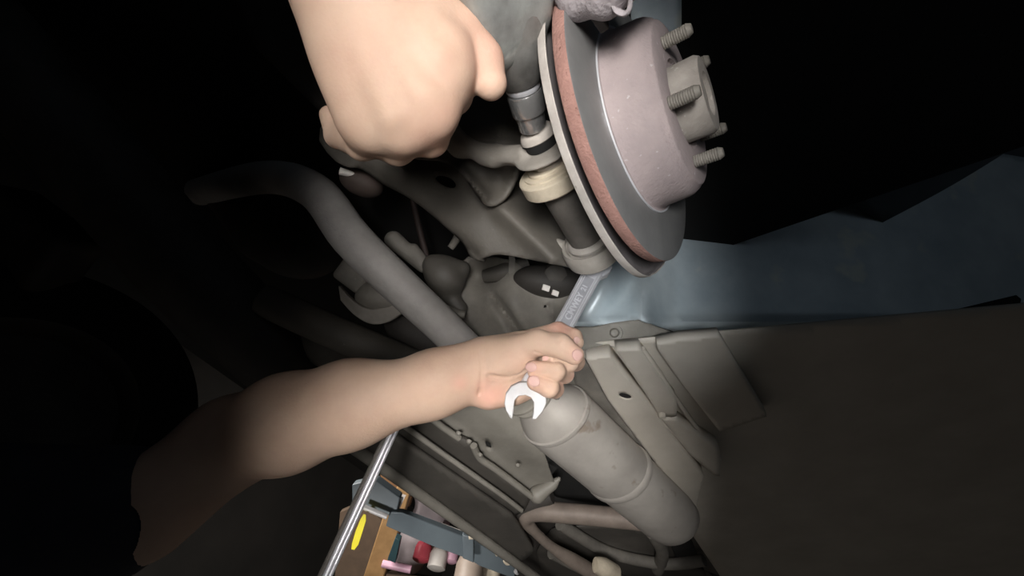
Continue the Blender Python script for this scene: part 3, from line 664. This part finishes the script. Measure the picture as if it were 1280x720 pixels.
t = MB(); t.rings([[SP(l, x, y) for x, y in ((.0056, .0038), (.0056, .0056), (.0066, .0056), (.0085, .0038))] for l in (.006, .05, .10, SL*.74)])
t.rings([[SP(l, -x, y) for x, y in ((.0056, .0038), (.0056, .0056), (.0066, .0056), (.0085, .0038))] for l in (.006, .05, .10, SL*.74)]); t.build('shank_ridge', chrome, shank, angle=25)
t = MB(); t.lathe(SP(-.016, 0, -.004), snrm, [(.012, -.006), (.0185, -.006), (.0195, -.004), (.0195, .004), (.0185, .006), (.012, .006), (.012, -.006)], 12); t.build('ring_end', chrome, sp)
# open jaw: outline in the (w, l) plane of the spanner head, opening tilted as in the picture
S2 = P(656.5, 499, .4225); jn = (V(-.02, -.05, -1)).normalized(); jd = (V(.03, 1, .0)-jn*jn.dot(V(.03, 1, 0))).normalized(); jw = jd.cross(jn)
if jw.x < 0: jw = -jw
k_ = .4225/FPX
jaw = [(-26, 4), (-24, -8), (-17, -17), (-7, -21.5), (4, -22), (14, -19), (22, -12), (26, -2), (26, 5), (21, 15), (13, 23.5), (8, 24), (10, 12), (10.5, 3), (7, -3), (0, -6), (-8, -5), (-13, 0), (-14, 6), (-15.5, 16), (-17, 23.5), (-20, 20), (-24, 13)]
pts = [S2+jw*(x*k_)+jd*(y*k_) for x, y in jaw]
t = MB(); t.prism([p+jn*.0042 for p in pts], -jn*.0084); t.build('open_jaw', steelw, sp, bevel=.0008, seg=2)
# raised lettering along the shank
def text(s_, name, l, size, m, root, w_off=0.):
    cu = bpy.data.curves.new('lettering', 'FONT'); cu.body = s_; cu.size = size; cu.extrude = .0003; cu.offset = .00022; cu.space_character = 1.08; cu.align_x = 'CENTER'; cu.align_y = 'CENTER'
    to = bpy.data.objects.new('tmp', cu); COL.objects.link(to); dg = bpy.context.evaluated_depsgraph_get(); dg.update()
    me = bpy.data.meshes.new_from_object(to.evaluated_get(dg)); bpy.data.objects.remove(to)
    b_ = MB(); b_.add([SP(l-v.co.x, -v.co.y*-1*-1+w_off if False else w_off-v.co.y, .0049+v.co.z) for v in me.vertices], [tuple(p.vertices) for p in me.polygons])
    return b_.build(name, m, root, angle=30)
LET1 = text('CMWEY', 'raised_lettering', .060, .0108, chrome, shank)
LET2 = text('21', 'raised_size_mark', .030, .0090, chrome, shank)

# ================================================================== the mechanic
person = None
# lower (left) hand and forearm
s = SDF(P(150, 420, .46)-V(.02, .06, .07), P(745, 530, .44)+V(.02, .19, .08), .00115)
hx = [(595, 467, .447), (540, 482, .445), (438, 506, .44), (360, 530, .445), (290, 556, .46)]
s.cone(P(598, 466, .452), P(540, 482, .448), .0300, .0315, k=.02).cone(P(540, 482, .448), P(438, 505, .442), .0315, .0435, k=.02)
s.cone(P(438, 505, .442), P(360, 528, .445), .0435, .0490, k=.02).cone(P(360, 528, .445), P(290, 552, .46), .0490, .0460, k=.02)
s.cone(P(290, 552, .46), P(180, 640, .43), .0460, .0500, k=.02)
s.cone(P(600, 452, .446), P(545, 470, .440), .021, .024, k=.02)
# palm
s.ell(P(642, 462, .458), frame(V(.95, -.30, 0), V(.3, .95, 0)), (.048, .037, .0170), k=.018)
s.cone(P(612, 452, .450), P(660, 432, .456), .0225, .0150, k=.015)          # radial side
s.cone(P(618, 486, .446), P(640, 488, .450), .0165, .0130, k=.010)          # heel of the palm
s.cone(P(610, 490, .447), P(640, 484, .455), .0165, .0140, k=.012)
s.ell(P(637, 447, .4385), frame(V(.95, -.22, -.1), V(.25, .95, 0)), (.0315, .0205, .0205), k=.008)   # ball of the thumb
# fingers go round the back of the spanner, their tips return over it
FG = {'index': ([(650, 426, .470), (698, 414, .470), (717, 421, .456), (721, 428, .448)], [.0105, .0102, .0088, .0076]),
      'middle': ([(655, 446, .474), (719, 452, .456), (712, 453, .434), (690, 450, .426)], [.0108, .0098, .0088, .0076]),
      'ring': ([(655, 464, .472), (705, 467, .446), (694, 464, .422), (666, 460.5, .4165)], [.0106, .0100, .0098, .0080]),
      'little': ([(648, 482, .466), (693, 486, .440), (686, 484, .420), (669, 478, .4140)], [.0098, .0094, .0098, .0084])}
def digit(pts, rs, k=.004, join=.0006):
    f_ = SDF(s.lo, s.lo+s.h*(s.n-1), s.h); f_.F = f_.F[:s.F.shape[0], :s.F.shape[1], :s.F.shape[2]]
    for i in range(len(pts)-1): f_.cone(P(*pts[i]), P(*pts[i+1]), rs[i], rs[i+1], k=k)
    hh = np.maximum(join-np.abs(s.F-f_.F), 0)/join; s.F = np.minimum(s.F, f_.F)-hh*hh*join*.25
for nm, (pp, rr) in FG.items(): digit(pp, rr)
# thumb over the spanner
digit([(640, 441, .440), (672, 428, .424), (700, 432, .4125), (717.5, 443.5, .4095)], [.0170, .0125, .0114, .0098], .006, .0035)
# creases
def crease(sd_, pts, r=.0016, k=.0025):
    for a, b_ in zip(pts[:-1], pts[1:]): sd_.cone(P(*a), P(*b_), r, r, k=k, sub=True)
def cr(sd_, pts, d0, d1, r=.0016, k=.003, dz=-.0004):
    q = [(p.x, p.y) for p in crom([V(x, y, 0) for x, y in pts], 5)]
    crease(sd_, [(x, y, surf(sd_, x, y, d0, d1)+dz) for x, y in q], r, k)
cr(s, [(610, 470), (630, 473), (648, 470), (660, 462)], .39, .46, .0012, .004, .0)
cr(s, [(600, 440), (603, 462), (601, 482), (599, 494)], .39, .46, .0004, .004, -.0008)
cr(s, [(669, 440), (676, 443)], .39, .46, .0007, .002)
NAILD = {k_: surf(s, *k_, .38, .46) for k_ in ((663, 459), (667, 477), (683, 449), (721, 444), (721, 426))}
handL = s.mesh()

# upper (right) hand and forearm
s = SDF(P(250, -330, .30)-V(.06, .03, .05), P(645, 215, .30)+V(.03, .03, .10), .0016)
s.cone(P(440, -40, .285), P(330, -190, .290), .0300, .0380, k=.02).cone(P(330, -190, .29), P(200, -330, .30), .0380, .0460, k=.02)
bk = frame(V(.62, .78, .05), V(.78, -.62, .1))
s.ell(P(492, 64, .296), bk, (.060, .050, .020), k=.02)
s.cone(P(440, -30, .285), P(556, 66, .288), .024, .0190, k=.02)
s.cone(P(430, -20, .286), P(535, 130, .290), .024, .0190, k=.02)
s.cone(P(425, -10, .288), P(498, 155, .292), .024, .0180, k=.02)
s.cone(P(420, 0, .290), P(450, 150, .297), .024, .0170, k=.02)
for a, b_, c_, d_, r in (((562, 92, .290), (566, 118, .312), (535, 128, .352), (512, 102, .365), .0140), ((541, 146, .292), (537, 172, .314), (500, 166, .360), (482, 136, .370), .0140),
                         ((505, 166, .295), (496, 184, .318), (462, 178, .366), (447, 150, .376), .0132), ((464, 166, .298), (452, 180, .320), (422, 170, .36), (412, 145, .368), .0120)):
    s.cone(P(*a), P(*b_), r*1.08, r, k=.010); s.cone(P(*b_), P(*c_), r, r*.86, k=.004); s.cone(P(*c_), P(*d_), r*.86, r*.72, k=.004)
# thumb along the tool
s.cone(P(520, 5, .294), P(577, 42, .302), .0200, .0165, k=.012); s.cone(P(577, 42, .302), P(602, 76, .305), .0165, .0150, k=.006); s.cone(P(602, 76, .305), P(613, 104, .306), .0150, .0122, k=.006)
# tendons and valleys between the knuckles
for a, b_ in (((455, -20), (545, 72)), ((445, -10), (528, 120)), ((435, 10), (490, 145))): s.cone(P(*a, .269), P(*b_, .2745), .003, .003, k=.014)
handR = s.mesh()
# head, neck and the rest of the body, out of the picture to the side
def wc(x, y, z): return toC((x, y, z))
FWD = V(.70, .71, 0); 
def wv(v): return M3.transposed() @ v
fr_b = (wv(Vector((.61, -.79, 0))), wv(Vector((.79, .61, 0))), wv(Vector((0, 0, 1))))
hc = Vector((-.78, -.27, 1.68))
s = SDF(toC(hc)-V(.25, .30, .30), toC(hc)+V(.25, .30, .30), .006)
s.ell(toC(hc), fr_b, (.075, .095, .115), k=.02).cone(toC(hc+Vector((-.02, -.015, -.06))), toC(hc+Vector((-.05, -.04, -.22))), .055, .06, k=.02)
s.cone(toC(hc+Vector((.079, .061, 0))), toC(hc+Vector((.088, .068, -.025))), .009, .014, k=.012)
for sg in (-1, 1): s.ell(toC(hc+Vector((.61, -.79, 0))*sg*.075), fr_b, (.012, .018, .03), k=.008)
s.cone(toC(hc+Vector((.045, .035, -.075))), toC(hc+Vector((.06, .05, -.09))), .03, .02, k=.02)
headm = s.mesh()
shL = Vector((-.74, .02, 1.42)); shR = Vector((-.50, -.34, 1.44))
BL = [(P(612, 492, .432), .016, .75), (P(606, 482, .428), .012, .55), (P(575, 478, .418), .008, .45), (P(700, 408, .46), .018, .6), (P(683, 413, .45), .012, .5),
      (P(712, 470, .44), .012, .25), (P(700, 488, .43), .010, .3), (P(722, 440, .405), .012, .35), (P(668, 462, .41), .012, .3), (P(674, 480, .41), .012, .3), (P(645, 452, .42), .012, .15),
      (P(523, 60, .27), .007, .30), (P(534, 78, .27), .004, .25), (P(545, 88, .272), .014, .22), (P(604, 70, .30), .022, .45), (P(560, 150, .28), .02, .2), (P(540, 180, .29), .02, .25), (P(450, 80, .275), .02, .15)]
def join_body(parts, links):
    vs_ = []; fs = []
    offs = []
    for p, f in parts: offs.append(len(vs_)); fs += (f+len(vs_)).tolist(); vs_ += p.tolist()
    A = np.array(vs_)
    def near(c): return int(np.argmin(((A-np.array(c))**2).sum(1)))
    for path, r in links:                      # upper arms and shoulders inside the shirt
        b_ = MB(); b_.tube(path, r, 10, caps=False, sub=3); o_ = len(vs_); vs_ += [list(x) for x in b_.v]; fs += [[o_+i for i in q] for q in b_.f]
        a0 = near(path[0]); a1 = near(path[-1]); l_ = len(b_.v)
        for j in range(10):
            k = (j+1) % 10; fs.append([a0, o_+k, o_+j, o_+j]); fs.append([a1, o_+l_-10+j, o_+l_-10+k, o_+l_-10+k])
    return vs_, fs
_v, _f = join_body([handL, handR, headm], [([P(180, 640, .43), toC(shL), toC(hc+Vector((-.05, -.04, -.22)))], .035), ([P(200, -330, .30), toC(shR), toC(hc+Vector((-.05, -.04, -.22)))], .035)])
class _L(list):
    def tolist(s_): return list(s_)
person = sdf_obj([(_L(_v), _L([q if q[2] != q[3] else q[:3] for q in _f]))], 'person', skin, None, BL, base=wc(-.62, -.16, 0))
props(person, 'mechanic reaching in, one hand on the impact wrench and one on the spanner', 'person')
def limb(name, segs, m, h=.01, k=.03):
    lo = np.min([np.minimum(np.array(toC(a)), np.array(toC(b_)))-max(r1, r2) for a, b_, r1, r2 in segs], 0)-.03
    hi = np.max([np.maximum(np.array(toC(a)), np.array(toC(b_)))+max(r1, r2) for a, b_, r1, r2 in segs], 0)+.03
    s_ = SDF(lo, hi, h)
    for a, b_, r1, r2 in segs: s_.cone(toC(a), toC(b_), r1, r2, k=k)
    return sdf_obj([s_], name, m, person)
elL = W(P(180, 640, .43)); elR = W(P(200, -330, .30))
tc_ = (shL+shR)/2
limb('work_shirt', [(elL.lerp(shL, .12), shL, .066, .075), (elR.lerp(shR, .05), shR, .055, .07), (shL, shR, .075, .075), (tc_+Vector((0, 0, -.05)), Vector((-.63, -.17, 1.0)), .14, .145),
                    (shL.lerp(tc_, .35)+Vector((0, 0, -.06)), Vector((-.66, -.12, .98)), .10, .12), (shR.lerp(tc_, .35)+Vector((0, 0, -.06)), Vector((-.58, -.22, .98)), .10, .12)], cloth, .012, .04)
limb('work_trousers', [(Vector((-.67, -.10, .98)), Vector((-.70, -.06, .5)), .105, .07), (Vector((-.70, -.06, .5)), Vector((-.72, -.06, .09)), .07, .055), (Vector((-.57, -.24, .98)), Vector((-.56, -.28, .5)), .105, .07),
                       (Vector((-.56, -.28, .5)), Vector((-.56, -.30, .09)), .07, .055), (Vector((-.67, -.10, .98)), Vector((-.57, -.24, .98)), .12, .12)], denim, .012, .03)
for x, y in ((-.72, -.06), (-.56, -.30)): limb('work_boot', [(Vector((x, y, .10)), Vector((x, y, .045)), .05, .045), (Vector((x, y, .045)), Vector((x+.13, y+.10, .042)), .045, .042)], darkrub, .008, .02)
s = SDF(toC(hc)-V(.2, .2, .2), toC(hc)+V(.2, .2, .2), .006)
s.ell(toC(hc+Vector((-.012, -.01, .022))), fr_b, (.082, .098, .110), k=.02)
s.ell(toC(hc+Vector((.07, .055, -.05))), fr_b, (.12, .07, .10), k=.02, sub=True)
sdf_obj([s], 'hair', hairm, person)
for sg in (-1, 1):
    q = hc+Vector((.79, .61, 0))*.083+Vector((.61, -.79, 0))*sg*.03+Vector((0, 0, .005)); t = MB(); t.lathe(toC(q), wv(Vector((.79, .61, 0))), [(0, .010), (.006, .008), (.010, .002), (.011, -.004)], 16); t.build('eye', whitem, person)
# fingernails
def nailp(c, nrm, fwd, l, w_):
    s_ = SDF(c-V(.02, .02, .02), c+V(.02, .02, .02), .0009); a = Vector(nrm).normalized(); f_ = Vector(fwd); f_ = (f_-a*f_.dot(a)).normalized()
    s_.ell(c, (f_, a.cross(f_), a), (l*.92, w_*.9, .0014), k=.001); return sdf_obj([s_], 'fingernail', nail, person)
nailp(P(664, 459, NAILD[(663, 459)]+.0002), V(-.35, -.2, -1), V(-1, -.08, .2), .0068, .0056)
nailp(P(667.5, 476.5, NAILD[(667, 477)]+.0002), V(-.25, -.25, -1), V(-1, -.35, .1), .0070, .0062)
nailp(P(684, 449, NAILD[(683, 449)]+.0002), V(-.35, .1, -1), V(-1, -.05, .2), .0062, .0048)
nailp(P(721.5, 444, NAILD[(721, 444)]+.0002), V(.35, .05, -1), V(.6, .6, .2), .0068, .0062)
nailp(P(721, 426, NAILD[(721, 426)]+.0002), V(.35, 0, -1), V(.3, .9, 0), .0055, .0048)

# ================================================================== workshop at the lower left
pa, pc = P(490, 540, .62), P(437, 655, .565); pdir = (pc-pa).normalized()
zt = W(pa).z; pole_base = pa+pdir*(zt/(-(pdir.dot(UP))))
rod = thing('jack_pole', pole_base, 'slim chrome floor jack pole leaning behind the forearm', 'jack')
ptop = pa-pdir*.03; pf = pole_base-pdir*.02; ps = frame(pdir, OUT)[1]
t = MB(); t.tube([pf, ptop], .0042, 16); t.build('shaft', chrome, rod)
t = MB(); t.tube([pf+ps*.0078, ptop+ps*.0078+pdir*.01], .0032, 12); t.build('guide', chrome, rod)
t = MB(); t.tube([pf-ps*.0085, ptop-ps*.0085+pdir*.02], .0045, 14); t.build('sleeve', darkrub, rod)
t = MB(); t.lathe(pole_base, UP, [(.16, 0), (.16, .012), (.05, .03), (.02, .06)], 32, True); t.build('foot', liftm, rod)
la = thing('vehicle_lift', P(560, 680, 1.7), 'slate blue steel lift arm reaching under the sill', 'lift arm')
def quad(name, pts, d, dz, m, root, bevel=.004): t_ = MB(); t_.prism([P(x, y, dd) for (x, y), dd in zip(pts, d)], V(0, 0, dz*.35)); return t_.build(name, m, root, bevel=bevel)
quad('beam', [(487, 640), (502, 641), (540, 655), (582, 671), (582, 698), (545, 684), (482, 658)], [1.6, 1.6, 1.64, 1.7, 1.7, 1.64, 1.6], .09, liftm, la)
quad('extension', [(580, 674), (600, 681), (645, 706), (643, 724), (600, 708), (580, 696)], [1.72, 1.74, 1.8, 1.8, 1.74, 1.72], .07, liftm, la)
quad('collar', [(578, 668), (592, 673), (592, 704), (578, 698)], [1.68]*4, .09, liftm, la)
quad('carriage', [(440, 606), (453, 603), (470, 600), (500, 622), (494, 648), (474, 640), (440, 630)], [1.62]*7, .12, liftm, la)
t = MB(); t.tube([P(455, 634, 1.58), P(484, 646, 1.58)], .010, 12); t.build('pin', steelw, la)
t = MB(); t.tube([P(644, 692, 1.72), P(650, 706, 1.72), P(645, 716, 1.72)], [.012, .014, .012], 12, sub=3); t.build('pad_screw', steelw, la)
quad('pad_plate', [(612, 674), (618, 672), (626, 682), (620, 688)], [1.70]*4, .05, steelw, la)
pw = MB(); pw.prism([P(x, y, 2.5) for x, y in ((448, 740), (474, 740), (503, 648), (516, 604), (500, 600), (478, 648))], V(0, 0, .12))
props(pw.build('timber_post', wood, bevel=.006), 'tan timber post behind the blue lift arm', 'post')
pw = MB(); pw.prism([P(x, y, 2.66) for x, y in ((474, 590), (492, 582), (520, 606), (512, 634), (484, 628))], V(0, 0, .05))
props(pw.build('timber_brace', mat('dark tan timber', (.22, .115, .05), (.16, .08, .035), .6, 0, 12), bevel=.006), 'dark tan timber brace at the head of the post', 'brace')
pw = MB(); pw.prism([P(x, y, 2.75) for x, y in ((415, 760), (446, 760), (478, 652), (452, 628), (425, 640))], V(0, 0, .04))
props(pw.build('cupboard_board', wooddk, bevel=.004), 'dark brown board left of the tan timber post', 'board')
yt = MB(); yt.rings([[P(x+dx*wd, y+.2*dx*wd, 1.55+dz) for dx, dz in ((-1, 0), (1, 0), (1, .012), (-1, .012))] for x, y, wd in ((456, 643, 1.5), (454, 650, 3.5), (449, 664, 4.2), (444, 680, 4), (441, 687, 2))])
props(yt.build('safety_tag', yellow, bevel=.001), 'bright yellow plastic safety tag hanging by the lift arm pin', 'tag')
tagw = MB(); tagw.prism([P(x, y, 1.66) for x, y in ((493, 640), (497, 641), (506, 622), (500, 620))], V(0, 0, .02))
props(tagw.build('paper_label', whitem), 'small off white strip on the timber post above the lift arm', 'label strip')
def sack(name, specs, m, label, cat, group=None):
    lo = np.min([np.array(P(x, y, d))-r for x, y, d, r in specs], 0)-.08; hi = np.max([np.array(P(x, y, d))+r for x, y, d, r in specs], 0)+.08
    s_ = SDF(lo, hi, .012)
    for (a, b_) in zip(specs[:-1], specs[1:]): s_.cone(P(*a[:3]), P(*b_[:3]), a[3], b_[3], k=.05)
    return props(sdf_obj([s_], name, m), label, cat, group)
sack('cloth_bundle', [(528, 612, 2.75, .07), (545, 625, 2.75, .11), (540, 645, 2.75, .13)], mauve, 'mauve grey bundle above the lift arm beside the post', 'bundle')
sack('grey_sack', [(512, 696, 3.05, .12), (524, 674, 3.05, .13), (536, 664, 3.07, .11)], mauve, 'plump mauve grey sack below the lift arm beside the post', 'sack')
tb = MB(); tb.prism([P(x, y, 2.45) for x, y in ((484, 700), (494, 672), (500, 676), (494, 704))], V(0, 0, .05)); props(tb.build('teal_box', teal, bevel=.003), 'dark teal box edge beside the tan post', 'box')
shf = thing('parts_shelf', P(560, 735, 2.7), 'dark brown shelf board carrying pink and red containers', 'shelf')
t = MB(); t.prism([P(x, y, d) for x, y, d in ((470, 722, 2.55), (660, 752, 2.55), (680, 742, 3.1), (490, 712, 3.1))], V(0, .03, 0)); t.build('board', wooddk, shf, bevel=.004)
t = MB(); t.tube([P(478, 704, 2.5), P(514, 712, 2.5)], [.022, .022], 16); props(t.build('pink_tube', pink, bevel=.003), 'pale pink tube lying at the foot of the sack', 'tube')
def bottle(x, y, d, r, hgt, m, capm, label, cat, group=None):
    up = (wv(Vector((0, 0, 1)))).normalized(); base_ = P(x, y, d)
    rt = thing('container', base_-up*hgt*.5, label, cat, group)
    t_ = MB(); t_.lathe(base_-up*hgt*.5, up, [(r*.6, 0), (r, .01), (r, hgt*.6), (r*.85, hgt*.8), (r*.5, hgt*.92), (r*.45, hgt*.95)], 24, True); t_.build('body', m, rt)
    t_ = MB(); t_.lathe(base_+up*hgt*.42, up, [(r*.5, 0), (r*.55, .01), (r*.55, hgt*.10), (r*.45, hgt*.13), (0, hgt*.13)], 20, True); t_.build('cap', capm, rt)
bottle(529, 688, 2.7, .055, .13, red, pink, 'red container with pink cap beside the sack', 'container')
bottle(548, 697, 2.66, .058, .14, whitem, red, 'off white container with red cap between red and taupe ones', 'container')
bottle(545, 672, 2.9, .055, .12, whitem, whitem, 'plain off white container behind the red ones', 'container')
bottle(587, 712, 2.5, .085, .20, taupe, pink, 'wide taupe canister with pink cap below the lift arm', 'canister')
bottle(604, 690, 2.75, .05, .14, red, pink, 'small red container with pink cap behind the taupe canister', 'container')
bottle(566, 690, 2.72, .04, .13, pink, red, 'pink container with red cap beside the taupe canister', 'container')
bottle(615, 712, 2.6, .055, .16, cream, pink, 'cream container with pink cap under the end of the lift arm', 'container')
t = MB(); t.tube([P(550, 660, 2.6), P(578, 668, 2.6)], [.03, .02], 14); props(t.build('white_roll', whitem, bevel=.003), 'off white roll resting under the lift arm collar', 'roll')
t = MB(); t.tube([P(556, 664, 2.55), P(598, 676, 2.55)], [.016, .014], 12); props(t.build('red_hose', red), 'short red hose under the off white roll', 'hose')
t = MB(); t.tube([P(586, 672, 1.66), P(602, 671, 1.66), P(612, 674, 1.66), P(618, 685, 1.66), P(623, 692, 1.66)], [.007, .008, .008, .012, .013], 12, sub=3); props(t.build('cable_loop', cream), 'cream cable loop arching over the lift arm extension', 'cable')
t = MB(); t.lathe(P(635, 698, 1.72), V(0, 0, -1), [(0, .02), (.016, .02), (.020, .014), (.020, -.02)], 20, True); props(t.build('lift_pad', cream), 'cream round pad at the tip of the lift arm', 'lift pad')
